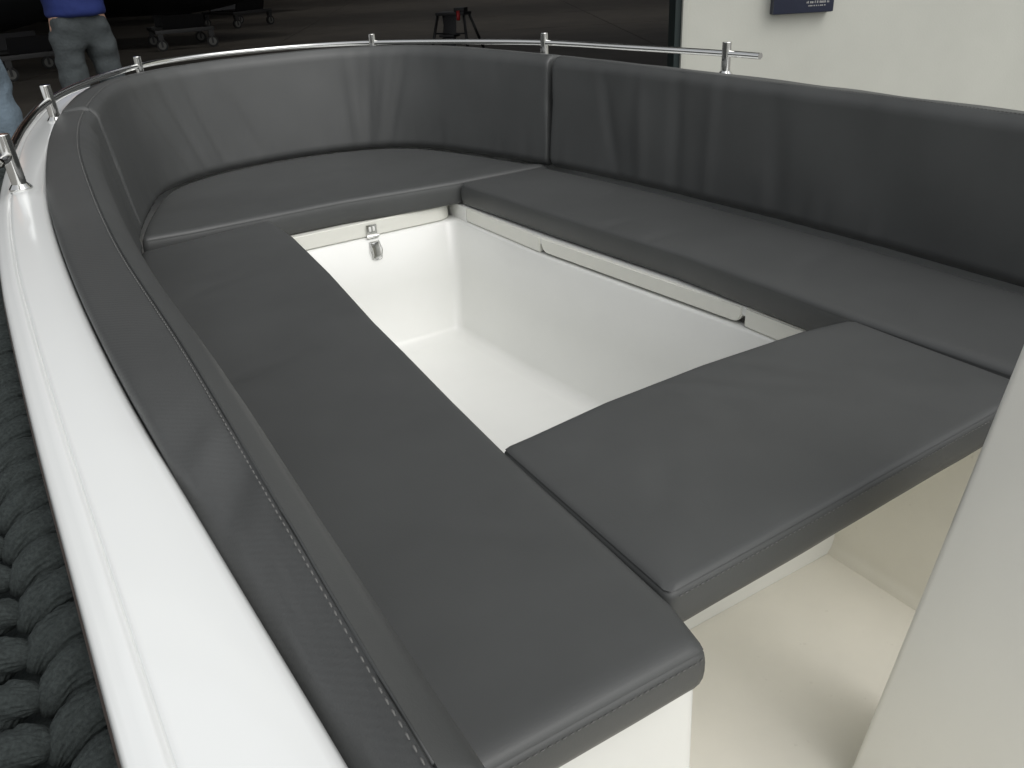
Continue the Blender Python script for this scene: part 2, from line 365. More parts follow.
loft('rubbing_strip', [hull_line(.098, -.0302), hull_line(.107, -.0302), hull_line(.109, -.034), hull_line(.109, -.05), hull_line(.100, -.055)], M['strip'], boat)
def hl(off, z):
    L = hull_line(off); 
    yy = np.clip((L[:, 1] + 3.3) / 6.1, 0, 1); L[:, 0] *= 1; L[:, 2] = z; return L
def hull_low(f, z):
    L = hull_line(.09); L[:, 0] *= f; L[:, 1] = -3.3 + (L[:, 1] + 3.3) * (.82 + .18 * f); L[:, 2] = z; return L
loft('hull', [hull_line(.096, -.0555), hull_low(.985, 1.0), hull_low(.95, .7), hull_low(.86, .4), hull_low(.6, .12), hull_low(.02, .02)], M['gel'], boat, 60)
mb = MB(); mb.box((-1.13, -3.32, .25), (1.13, -3.25, 1.14)); mb.build('transom', M['gel'], boat, bevel=.01)

ZB = ZS - .0805          # bench board level
# sole
FL = H - 1.378
def quad(name, pts, m, parent=boat): return mesh(name, pts, [tuple(range(len(pts)))], m, parent, False)
mb = MB(); mb.box((-1.02, -3.25, FL - .03), (1.02, -.05, FL)); mb.build('cockpit_floor', M['cream'], boat)
# inner well loft : rounded rectangle outline, slightly narrower to the bow, with a step below the top band
def well_outline(ins, r, z, aft=-.10):
    P = [(-.47 + ins, aft), (.500 - ins, aft), (.499 - ins, .22), (.400 - ins, 1.19), (.378 - ins, 1.757 - ins * 1.5), (-.35 + ins, 1.757 - ins * 1.5)]
    P = [np.array(p, float) for p in P]; out = [P[0], P[1], P[2], P[2] * .7 + P[3] * .3, P[3]]
    for i in (4, 5):
        p = P[i]; a = P[i - 1] - p; b = P[(i + 1) % 6] - p; a /= np.linalg.norm(a); b /= np.linalg.norm(b); d = r
        for k in range(9):
            t = k / 8; out.append((1 - t) ** 2 * (p + a * d) + 2 * t * (1 - t) * p + t * t * (p + b * d))
    return np.array([(x, y, z) for x, y in out])
def ringloft(name, lines, m, parent, autos=35, cap=False):
    n = len(lines[0]); V = np.vstack(lines); F = []
    for r in range(len(lines) - 1): F += [(r * n + j, r * n + (j + 1) % n, (r + 1) * n + (j + 1) % n, (r + 1) * n + j) for j in range(n)]
    if cap: F.append(tuple((len(lines) - 1) * n + j for j in range(n)))
    return mesh(name, V, F, m, parent, True, autos)
Z0 = H - .945
ringloft('footwell', [well_outline(-.03, .05, Z0 + .0025), well_outline(-.01, .05, Z0 + .0025), well_outline(.003, .05, Z0 + .001), well_outline(.009, .05, Z0 - .006),
                      well_outline(.030, .045, Z0 - .20), well_outline(.062, .04, FL + .03), well_outline(.070, .04, FL + .014), well_outline(.088, .035, FL + .003), well_outline(.112, .03, FL + .001)], M['gelin'], boat, 50, True)
# bench tops (white boards under the cushions)
def board(name, poly, z0, z1, m, bev=.004):
    n = len(poly); V = [(x, y, z0) for x, y in poly] + [(x, y, z1) for x, y in poly]
    F = [tuple(range(n))[::-1], tuple(range(n, 2 * n))] + [(k, (k + 1) % n, n + (k + 1) % n, n + k) for k in range(n)]
    o = mesh(name, V, F, m, boat, False)
    bm = bmesh.new(); bm.from_mesh(o.data); bmesh.ops.bevel(bm, geom=bm.edges, offset=bev, segments=3, affect='EDGES'); bm.to_mesh(o.data); bm.free()
    for p in o.data.polygons: p.use_smooth = True
    o.data.set_sharp_from_angle(angle=R(35)); return o
cb = lambda a, b, st, o=.0: [tuple(CB[i, :2] + NRM[i] * o) for i in range(a, b, st)]
ZT = ZB - .004
# starboard bench: flange with a notch for the locker door
board('bench_top', [(.503, -2.9), (.503, .22), (.4065, 1.19), (.390, 1.71)] + cb(sidx(.82, 1.70), sidx(.963, -1.3), 8, .06) + [(1.0, -2.9)], ZT - .028, ZT, M['gelin'], .002)
# visible vertical flange below the starboard cushion, left and right of the locker door
def flange(name, a, b, z0, z1, m, th=.018, rr=.0, rcorn=0, autos=35, parent=boat, prot=0.):
    a = np.array(a, float); b = np.array(b, float); t = (b - a) / np.linalg.norm(b - a); nn = np.array([-t[1], t[0]])   # nn: towards the well when a->b runs forward on starboard
    L = np.linalg.norm(b - a); pts = []
    def arc(cx, cz, s, e):
        for k in range(7):
            q = s + (e - s) * k / 6; pts.append((cx + rr * math.cos(q), cz + rr * math.sin(q)))
    if rr:
        arc(rr, z0 + rr, math.pi * 1.5, math.pi); pts.append((0, z1)); pts.append((L, z1)); arc(L - rr, z0 + rr, 0, -math.pi / 2)
    else: pts += [(0, z0), (0, z1), (L, z1), (L, z0)]
    n = len(pts); V = [(*(a + t * s + nn * prot), z) for s, z in pts] + [(*(a + t * s - nn * th), z) for s, z in pts]
    F = [tuple(range(n)), tuple(range(n, 2 * n))[::-1]] + [(k, (k + 1) % n, n + (k + 1) % n, n + k) for k in range(n)]
    o = mesh(name, V, F, m, parent, False)
    bm = bmesh.new(); bm.from_mesh(o.data); bmesh.ops.bevel(bm, geom=bm.edges, offset=.0035, segments=3, affect='EDGES'); bm.to_mesh(o.data); bm.free()
    for p in o.data.polygons: p.use_smooth = True
    o.data.set_sharp_from_angle(angle=R(35)); return o
RA = lambda y: (float(np.interp(y, [-.1, .2, .243, 1.18, 1.19, 1.69], [.500, .499, .4975, .402, .4015, .386])), y)
flange('bench_apron', RA(1.19), (.3865, 1.675), Z0 + .004, ZT - .001, M['lid'])
flange('bench_apron', RA(-.08), RA(.330), Z0 + .004, ZT - .001, M['lid'])
flange('locker_recess', RA(.328), RA(1.192), Z0 + .006, ZT - .001, M['gap_dark'], th=.03, prot=-.016)  # dark backing, paints the shade in the gap round the door
door = flange('locker_door', RA(.339), RA(1.18), Z0 + .010, ZT - .001, M['lid'], rr=.03, prot=.0)
# bow board / lid with rounded starboard corner
lidp = [(-.60, 1.757), (.30, 1.757)] + [(.30 + .078 * math.sin(q), 1.757 + .075 - .075 * math.cos(q)) for q in np.linspace(.2, math.pi / 2, 8)] + [(.378, 1.90), (-.60, 1.90)]
lid = board('bow_lid', [(x, y - .004) for x, y in lidp], Z0 + .0045, ZT, M['lid'], .003)
board('lid_gap_dark', [(x * .985, y + .010) for x, y in lidp], Z0 - .004, Z0 + .0095, M['gap_dark'], .001)  # dark sheet standing in for the shaded gap under the lid
board('bench_top', [(-.755, 1.92), (.37, 1.92)] + [tuple(p) for p in np.array(cb(sidx(-.82, 1.84), sidx(.815, 1.80), 8, .05))[::-1]], ZT - .03, ZT, M['gelin'], .002)
# bow corner post between lid and apron
mb = MB(); mb.box((.3865, 1.678, Z0 - .02), (.45, 1.92, ZT - .002)); mb.build('corner_filler', M['gelin'], boat, bevel=.004)
# port bench
board('bench_top', [(-.50, -.50), (-.485, -.10), (-.47, .3), (-.39, 1.1), (-.36, 1.72), (-.80, 1.72)] + [(-.9, 1.2), (-.955, .3), (-.96, -.50)], ZT - .028, ZT, M['gelin'], .002)
# bridge board and riser
board('bridge_board', [(-.460, -.415), (.20, -.370), (.478, -.370), (.478, -.060), (-.460, -.060)], ZT - .022, ZT, M['gelin'], .004)
mb = MB(); mb.box((-.48, -.038, FL - .01), (.48, -.028, ZT - .03)); mb.build('well_bulkhead', M['cream'], boat, bevel=.004)
# seat bases seen in the cockpit
def base(name, x0, x1, y0, y1, m, fx=0, r=.02):
    def ol(e, z):
        P = fillet([(x0 - e * (x0 > -.9) , y0 - e), (x1 + e, y0 - e), (x1 + e, y1), (x0 - e, y1)], r, 20); return np.array([(x, y, z) for x, y in P])
    return ringloft(name, [ol(.016, FL), ol(.016, FL + .004), ol(.006, FL + .018), ol(0, FL + .04), ol(-.006, ZT - .03), ol(.0, ZT - .024)], m, boat, 40)
base('seat_base', -1.0, -.437, -.500, -.12, M['gelin'])
base('seat_base', .403, 1.0, -3.0, -.01, M['cream'])
# console : raked slab with rounded vertical corners
def console():
    def ol(z):
        k = (z - (H - 1.361)) / .891; yf = -.551 - .102 * k
        P = fillet([(-.104, -.84), (.12, -.84), (.12, yf + .008), (-.104, yf + .006)], .012, 20)
        return np.array([(x, y, z) for x, y in P])
    zt = H - .40
    L = [ol(FL - .005), ol(FL + .4), ol(FL + .7), ol(zt - .03)]
    for i, (e, dz) in enumerate(((.004, -.014), (.014, -.004), (.03, 0))):
        P = ol(zt - .01); c = P.mean(0); d = P - c; Q = c + d * (1 - e / .4); Q[:, 2] = zt + dz; L.append(Q)
    return ringloft('console', L, M['console'], boat, 40, True)
con = console()
# latch on the bow lid
lx, ly = .022, 1.7525 - .0045
lt = MB(); lt.box((lx - .020, ly - .004, Z0 + .008), (lx + .020, ly, Z0 + .050)); latch = lt.build('latch', M['steel'], lid, bevel=.0015)
m2 = MB(); m2.box((lx - .012, ly - .0075, Z0 + .026), (lx - .003, ly - .004, Z0 + .042)); m2.box((lx + .003, ly - .0075, Z0 + .026), (lx + .012, ly - .004, Z0 + .042)); m2.build('keeper', M['gelin'], latch, bevel=.001)
m2 = MB(); m2.tube([(lx - .024, ly - .006, Z0 + .006), (lx + .024, ly - .006, Z0 + .006)], .006, 10); m2.build('hinge_pin', M['steel'], latch, True, 40)
yb = ly - .010
m2 = MB()
m2.add([(lx - .016, yb + .012, Z0 - .012), (lx + .016, yb + .012, Z0 - .012), (lx + .020, yb + .012, Z0 - .074), (lx - .014, yb + .012, Z0 - .074),
        (lx - .014, yb - .010, Z0 - .014), (lx + .014, yb - .010, Z0 - .014), (lx + .017, yb - .018, Z0 - .064), (lx - .011, yb - .018, Z0 - .074)],
       [(0, 1, 2, 3), (4, 7, 6, 5), (0, 4, 5, 1), (1, 5, 6, 2), (2, 6, 7, 3), (3, 7, 4, 0)])
m2.build('lever', M['steel'], latch, bevel=.003)
m2 = MB(); m2.tube([(lx + .017, yb - .002, Z0 - .01), (lx + .024, yb - .014, Z0 - .045), (lx + .020, yb - .010, Z0 - .078), (lx, yb - .008, Z0 - .084), (lx - .016, yb - .010, Z0 - .076), (lx - .020, yb - .012, Z0 - .045), (lx - .015, yb - .002, Z0 - .01)], .0022, 8)
m2.build('wire_bail', M['steel'], latch, True, 60)
m2 = MB(); m2.box((lx - .008, yb - .009, Z0 - .080), (lx + .012, yb - .002, Z0 - .080)); m2.build('catch', M['blackmetal'], latch, bevel=.001)

# bow rail and stanchions
RZ = [(-1.083, .970, -.355), (-1.062, 1.053, -.355), (-.998, 1.465, -.355), (-.900, 1.90, -.355), (-.735, 2.32, -.357), (-.50, 2.70, -.361), (-.27, 2.86, -.364), (0, 2.90, -.366),
      (.27, 2.84, -.366), (.50, 2.66, -.364), (.735, 2.31, -.362), (.922, 1.905, -.360), (1.02, 1.45, -.361), (1.092, 1.06, -.362), (1.112, .93, -.363)]
rc = catmull(RZ, 10); rail = MB(); rail.tube([(x, y, H + z) for x, y, z in rc], .0105, 14, cap=False)
railo = rail.build('bow_rail', M['steel'], boat, True)
m2 = MB()
m2.tube([(1.112, .931, H - .363), (1.112, .9285, H - .363)], .0105, 14); m2.build('rail_end_plug', M['steel'], railo, True, 30)
for (x, y, zr, lean) in ((-1.062, 1.045, -.355, (.004, 0)), (-.899, 1.905, -.355, (.003, 0)), (-.497, 2.70, -.361, (0, 0)), (.497, 2.66, -.364, (0, 0)), (.922, 1.905, -.360, (0, 0)), (1.092, 1.06, -.362, (0, 0))):
    i = int(np.argmin((CO[:, 0] - x) ** 2 + (CO[:, 1] - y) ** 2)); zb = CO[i, 3] - .004 * (y > 1); ht = .044 if x < -.6 else .035
    s = MB(); s.tube([(x + lean[0], y, H + zb + .004), (x, y, H + zr + ht), (x, y, H + zr + ht + .0015)], [.0155, .0155, .0145], 20)
    st = s.build('stanchion', M['steel'], railo, True, 30)
    s = MB(); s.tube([(x + lean[0], y, H + zb - .002), (x + lean[0], y, H + zb + .004), (x + lean[0], y, H + zb + .013)], [.024, .024, .0165], 24); s.build('base_flange', M['steel'], st, True, 30)
    s = MB(); s.tube([(x + .0 - .0155 * (1 if x < 0 else -1) * -1, y, H + zr - .018), (x - .0155 * (1 if x < 0 else -1) * -1 + .001, y, H + zr - .018)], .004, 8); s.build('set_screw', M['blackmetal'], st, True)

# ---------------------------------------------------------------- rope fender hanging under the port gunwale
V = []; F = []
def strand(path, rad, tw, ph, k=96):
    """one lobe of the braid: a fat strand whose yarns twist round it"""
    P = np.array(path); n = len(P); b0 = len(V); q = np.arange(k) * 2 * math.pi / k
    for i in range(n):
        t = P[min(i + 1, n - 1)] - P[max(i - 1, 0)]; t /= np.linalg.norm(t); a = np.cross(t, (0, 0, 1.)); a /= np.linalg.norm(a) + 1e-9; b = np.cross(t, a)
        f = i / (n - 1); env = max(.03, math.sin(math.pi * (f * .93 + .035))) ** .42
        w_ = q + tw * f + ph
        r = rad * env * (1.04 - .13 * np.abs(np.cos(5 * w_)) ** 7 - .16 * np.abs(np.cos(1.5 * w_)) ** 10 - .05 * np.abs(np.cos(12 * w_)) ** 4 + .02 * math.sin(i * 1.7 + ph * 5))
        for c in P[i] + np.outer(np.cos(q) * r, a) + np.outer(np.sin(q) * r, b): V.append(tuple(c))
    for i in range(n - 1):
        for jj in range(k): F.append((b0 + i * k + jj, b0 + i * k + (jj + 1) % k, b0 + (i + 1) * k + (jj + 1) % k, b0 + (i + 1) * k + jj))
    F.append(tuple(b0 + jj for jj in range(k))); F.append(tuple(b0 + (n - 1) * k + jj for jj in range(k)))
pitch = .060
hx = lambda y: float(np.interp(y, CO[:300, 1], CO[:300, 0]))
for r_ in range(int(3.4 / pitch)):
    y0 = -1.45 + r_ * pitch
    #  angle at root / tip round the fender, run along it, radius, height of the tip above the root, offset
    for colm, (a0, a1, dy, rad, rise, yo) in enumerate(((-8, 60, .036, .0232, .020, .010), (-50, -6, -.026, .0190, .014, .040), (-92, -44, -.030, .0200, .012, .062), (-145, -88, -.04, .024, .006, .040))):
        path = []; y1 = y0 + yo + random.uniform(-.003, .003); jr = random.uniform(.95, 1.05)
        for k in range(15):
            f = k / 14; al = R(a0 + (a1 - a0) * f); y = y1 + dy * f
            Rr = .054 + rise * math.sin(f * math.pi * .62) + .010 * math.sin(math.pi * f)
            path.append((hx(min(y, 2.0)) - .158 + Rr * math.sin(al), y, H - .60 + Rr * math.cos(al)))
        strand(path, rad * jr, 3.4 * (1 if colm == 0 else -1), random.uniform(-.6, .6))
core_a = len(V)
fender = mesh('rope_fender', V, F, M['rope'])
tag(fender, 'thick black braided rope fender hanging along the outside of the white hull', 'fender')
mb = MB(); mb.tube([(hx(y) - .158, y, H - .60) for y in np.linspace(-1.45, 2.1, 40)], .040, 16); mb.build('rope_core', M['rope'], fender, True)
# ---------------------------------------------------------------- ground, hangar
g = MB(); g.add([(-400, -400, 0), (400, -400, 0), (400, 400, 0), (-400, 400, 0)], [(0, 1, 2, 3)]); tag(g.build('ground', M['asphalt']), kind='structure')
HA = math.atan2(.469, -.883)      # local x runs along the facade to the left, local -y... inward
hang = empty('boat_hangar', (3.40, 3.86, 0), HA)
tag(hang, 'white walled hangar with a wide open doorway and dark interior behind the boat', 'building')
# local frame: x along facade (left), y = -inward
IN = -1
def hb(name, x0, x1, d0, d1, z0, z1, m, bev=0):
    b = MB(); b.box((x0, min(IN * d0, IN * d1), z0), (x1, max(IN * d0, IN * d1), z1)); return b.build(name, m, hang, bevel=bev)
hb('front_wall', -12, -.075, 0, .25, 0, 7.2, M['wallpaint'])
hb('door_jamb', -.073, -.028, -.012, .25, 0, 6.38, M['wallpaint'], .006)
hb('door_frame', -.027, .020, .02, .22, 0, 6.38, M['frame'], .006)
hb('door_lintel', -.07, 19, 0.003, .25, 6.4, 7.2, M['wallpaint'])
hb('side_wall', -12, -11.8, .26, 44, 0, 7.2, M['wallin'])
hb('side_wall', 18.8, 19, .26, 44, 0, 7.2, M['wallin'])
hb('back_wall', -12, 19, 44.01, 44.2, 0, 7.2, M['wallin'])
for d0, d1 in ((-.2, 9), (11.5, 18), (20.5, 27), (29.5, 36), (38.5, 44.4)): hb('roof', -12.2, 19.2, d0, d1, 7.21, 7.4, M['wallin'])  # unseen roof; open strips between panels added to brighten the hangar floor
for d0, d1 in ((9, 11.5), (18, 20.5), (27, 29.5), (36, 38.5)): hb('roof', 6, 19.2, d0 + .001, d1 - .001, 7.21, 7.4, M['wallin'])
fl = MB(); nx, ny = 9, 11
for i in range(nx):
    for j in range(ny):
        x0 = -12 + i * 3.45; d0 = .26 + j * 4.0
        fl.box((x0 + .012, -(d0 + 3.976), -.05), (x0 + 3.438, -d0, .012))
fo = fl.build('hangar_floor', M['concrete']); fo.location = hang.location; fo.rotation_euler = hang.rotation_euler; tag(fo, kind='structure')
jf = MB(); jf.add([(-12, -44, .006), (19, -44, .006), (19, -.2, .006), (-12, -.2, .006)], [(0, 1, 2, 3)]); jo = jf.build('floor_joints', M['gap_dark']); jo.location = hang.location; jo.rotation_euler = hang.rotation_euler; tag(jo, kind='structure')

# navy wall box (only its lower part is in the picture)
e = Vector((.883, -.469, 0)); mI = Vector((.469, .883, 0))
p0 = Vector((3.993, 3.545, 1.050))
def wl(a, o, z): return tuple(p0 + e * a - mI * o + Vector((0, 0, z)))
wb = empty('wall_box', (4.2, 3.45, 1.05), 0)
tag(wb, 'small navy blue box with faint grey lettering mounted on the white wall', 'box')
def wbox(name, a0, a1, o0, o1, z0, z1, m, bev=.0):
    b = MB(); c = [wl(a, o, z) for z in (z0, z1) for a, o in ((a0, o0), (a1, o0), (a1, o1), (a0, o1))]
    b.add([Vector(q) - wb.location for q in c], [(0, 3, 2, 1), (4, 5, 6, 7), (0, 1, 5, 4), (1, 2, 6, 5), (2, 3, 7, 6), (3, 0, 4, 7)]); return b.build(name, m, wb, bevel=bev)
wbox('housing', 0, .432, -.02, .075, 0, .46, M['navy'], .006)
wbox('lid', -.004, .436, .0755, .083, .004, .464, M['navy'], .003)
b = MB()
rr = random.Random(2); a = .235
while a < .395:
    w = rr.choice((.006, .009, .012)); h = rr.uniform(.012, .017)
    c = [wl(x, o, z) for z in (.064, .064 + h) for x, o in ((a, .0845), (a + w, .0845), (a + w, .083), (a, .083))]
    b.add([Vector(q) - wb.location for q in c], [(0, 3, 2, 1), (4, 5, 6, 7), (0, 1, 5, 4), (1, 2, 6, 5), (2, 3, 7, 6), (3, 0, 4, 7)]); a += w + rr.choice((.003, .003, .010))
a = .25
while a < .37:
    w = rr.choice((.006, .009)); c = [wl(x, o, z) for z in (.044, .052) for x, o in ((a, .0845), (a + w, .0845), (a + w, .083), (a, .083))]
    b.add([Vector(q) - wb.location for q in c], [(0, 3, 2, 1), (4, 5, 6, 7), (0, 1, 5, 4), (1, 2, 6, 5), (2, 3, 7, 6), (3, 0, 4, 7)]); a += w + rr.choice((.003, .008))
b.build('lettering', M['letter'], wb)

# ---------------------------------------------------------------- boats and dollies in the hangar
def loc_boat(name, x, y, rz, L, W, zk, zt, label):
    r = empty(name, (x, y, 0), rz); tag(r, label, 'boat')
    rings = []; nS = 22
    for i in range(nS):
        t = i / (nS - 1); w = W / 2 * (1 - max(0, (t - .55) / .45) ** 2.2) * (.9 + .1 * min(1, t * 4)); w = max(w, .02); k = zk + .55 * max(0, (t - .6) / .4) ** 2
        top = zt + .25 * t ** 2; X = -L / 2 + L * t
        pr_ = [(-w, top), (-w * .99, top - .25 * (top - k)), (-w * .9, k + .45 * (top - k)), (-w * .62, k + .18 * (top - k)), (-w * .12, k), (w * .12, k), (w * .62, k + .18 * (top - k)), (w * .9, k + .45 * (top - k)), (w * .99, top - .25 * (top - k)), (w, top)]
        rings.append([(X + .25 * max(0, (z - k) / (top - k)) * t, yy, z) for yy, z in pr_])
    n = 10; Vv = [p for rg in rings for p in rg]; Ff = [(i * n + j, i * n + j + 1, (i + 1) * n + j + 1, (i + 1) * n + j) for i in range(nS - 1) for j in range(n - 1)] + [tuple(range(n)), tuple((nS - 1) * n + j for j in range(n))]
    mesh('hull', Vv, Ff, M['darkhull'], r, True, 50)
    Vd = [(p[0], p[1] * .93, p[2] - .06) for rg in rings for p in (rg[0], rg[-1])]; mesh('deck', Vd, [(2 * i, 2 * i + 1, 2 * i + 3, 2 * i + 2) for i in range(nS - 1)], M['blackmetal'], r, False)
    for s in (0, 9):
        b = MB(); b.tube([rg[s] for rg in rings], .035, 8); b.build('rub_rail', M['rubber'], r, True)
    return r
def dolly(x, y, rz, l, w, h, label, ws=.11):
    r = empty('boat_dolly', (x, y, 0), rz); tag(r, label, 'dolly', 'wheeled dollies under the stored boats')
    b = MB(); b.box((-l / 2, -w / 2, h - .07), (l / 2, -w / 2 + .06, h)); b.box((-l / 2, w / 2 - .06, h - .07), (l / 2, w / 2, h))
    for t in (-.5, 0, .5): b.box((t * (l - .07) - .03, -w / 2 + .061, h - .065), (t * (l - .07) + .03, w / 2 - .061, h - .005))
    b.build('frame', M['greymetal'], r, bevel=.004)
    for sy in (-1, 1):
        b = MB(); b.add([(-l * .35, sy * w * .38, h + .001), (l * .35, sy * w * .38, h + .001), (l * .35, sy * w * .46, h + .26), (-l * .35, sy * w * .46, h + .26), (-l * .35, sy * w * .42, h + .001), (l * .35, sy * w * .42, h + .001), (l * .35, sy * w * .5, h + .26), (-l * .35, sy * w * .5, h + .26)],
              [(0, 1, 2, 3), (4, 7, 6, 5), (0, 4, 5, 1), (1, 5, 6, 2), (2, 6, 7, 3), (3, 7, 4, 0)]); b.build('bunk', M['blackmetal'], r)
    for sx in (-1, 1):
        for sy in (-1, 1):
            cx, cy = sx * (l / 2 - .08), sy * (w / 2 - .03)
            b = MB(); b.box((cx - .05, cy - .045, ws * 2 + .005), (cx + .05, cy + .045, h - .071)); b.box((cx - .02, cy - .045, ws * .8), (cx + .02, cy - .036, ws * 2 + .004)); b.box((cx - .02, cy + .036, ws * .8), (cx + .02, cy + .045, ws * 2 + .004))
            c = b.build('castor', M['greymetal'], r)
            b = MB(); b.tube([(cx, cy - .03, ws + .012), (cx, cy + .03, ws + .012)], ws, 24); wv = b.build('tyre', M['rubber'], c, True, 40)
            b = MB(); b.tube([(cx, cy - .034, ws + .012), (cx, cy + .034, ws + .012)], ws * .68, 20); b.build('hub', M['castor'], c, True, 40)
    return r
FZ = .012
loc_boat('stored_boat', 2.6, 19.6, R(-28), 6.4, 2.3, .62, 1.7, 'dark stored boat whose hull sits on the dolly with two pale wheels, behind the bow')
d = dolly(2.95, 18.7, R(-4), 1.15, 1.5, .40, 'grey wheeled dolly with pale castor hubs right of the person in the blue top')
loc_boat('stored_boat', -1.6, 17.5, R(-20), 6.0, 2.2, .62, 1.7, 'dark stored boat behind the two people at the upper left')
d2 = dolly(-.15, 16.1, R(10), 1.1, 1.4, .40, 'dim wheeled dolly under the dark boat behind the person in the blue top')
loc_boat('stored_boat', 5.6, 27.5, R(-10), 6.4, 2.2, .60, 1.7, 'farthest dark stored boat at the top, right of the other stored boats')
d3 = dolly(5.4, 23.2, R(20), 1.2, 1.4, .40, 'distant wheeled dolly below the farthest dark boats')
loc_boat('stored_boat', -5.5, 21, R(-30), 6.4, 2.3, .60, 1.7, 'dark stored boat standing deepest in the upper left corner of the hangar')

# ---------------------------------------------------------------- folding step stool with a red handled tool on it
sx, sy = 6.13, 12.45
ang = math.atan2(12.087 - 12.75, 6.354 - 5.915)
st = empty('step_stool', (sx, sy, FZ), ang)
tag(st, 'black folding step stool standing on the dark hangar floor beyond the bow rail', 'stool')
hw_, hh = .36, .62
b = MB(); b.box((-.27, -.14, hh - .05), (.27, .14, hh)); b.build('top_step', M['blackmetal'], st, bevel=.012)
b = MB(); b.box((-.14, -.30, .25), (.14, -.06, .285)); b.build('lower_step', M['blackmetal'], st, bevel=.008)
for s, out in ((-1, .06), (1, .14)):
    for f in (-1, 1):
        b = MB(); b.tube([(s * .25, f * .10, hh - .052), (s * (.25 + out), f * .30, 0.0)], .024, 8); b.build('leg', M['blackmetal'], st, True)
b = MB(); b.add([(-.11, -.115, hh - .052), (.11, -.115, hh - .052), (.15, -.29, .02), (-.13, -.29, .02), (-.11, -.10, hh - .052), (.11, -.10, hh - .052), (.15, -.275, .02), (-.13, -.275, .02)],
          [(0, 1, 2, 3), (4, 7, 6, 5), (0, 4, 5, 1), (1, 5, 6, 2), (2, 6, 7, 3), (3, 7, 4, 0)]); b.build('centre_panel', M['blackmetal'], st, bevel=.004)
b = MB(); b.tube([(-.30, -.2, .30), (.33, -.2, .30)], .012, 8); b.build('crossbar', M['blackmetal'], st, True)
tl = empty('hand_tool', (sx + .16 * math.cos(ang), sy + .16 * math.sin(ang), FZ + hh), ang)
tag(tl, 'small tool with a red grip lying on top of the black step stool', 'tool')
b = MB(); b.tube([(0, -.13, .02), (.01, -.14, -.05), (.015, -.165, -.12)], [.03, .034, .028], 10); b.build('grip', M['red'], tl, True)
b = MB(); b.box((-.08, -.13, .0), (.11, .02, .07)); b.build('tool_body', M['blackmetal'], tl, bevel=.012)

# ---------------------------------------------------------------- people
def skin_mesh(name, nodes, edges, m, parent, sub=2):
    me = bpy.data.meshes.new(name); me.from_pydata([n[:3] for n in nodes], edges, []); o = bpy.data.objects.new(name, me); link(o, parent); me.materials.append(m)
    o.modifiers.new('skin', 'SKIN'); sv = me.skin_vertices[0].data
    for i, n in enumerate(nodes): sv[i].radius = (n[3], n[4] if len(n) > 4 else n[3]); sv[i].use_root = (i == 0)
    s = o.modifiers.new('sub', 'SUBSURF'); s.levels = sub; s.render_levels = sub
    dg = bpy.context.evaluated_depsgraph_get(); ev = o.evaluated_get(dg); nm = bpy.data.meshes.new_from_object(ev)
    o.modifiers.clear(); o.data = nm; nm.name = name
    for p in nm.polygons: p.use_smooth = True
    return o
def crumple(o, amp, sc, zmax=9):
    for v in o.data.vertices:
        k = noise.noise(Vector((v.co.x * sc, v.co.y * sc, v.co.z * sc * 1.6))) + .5 * noise.noise(v.co * sc * 2.3)
        v.co += v.normal * amp * k
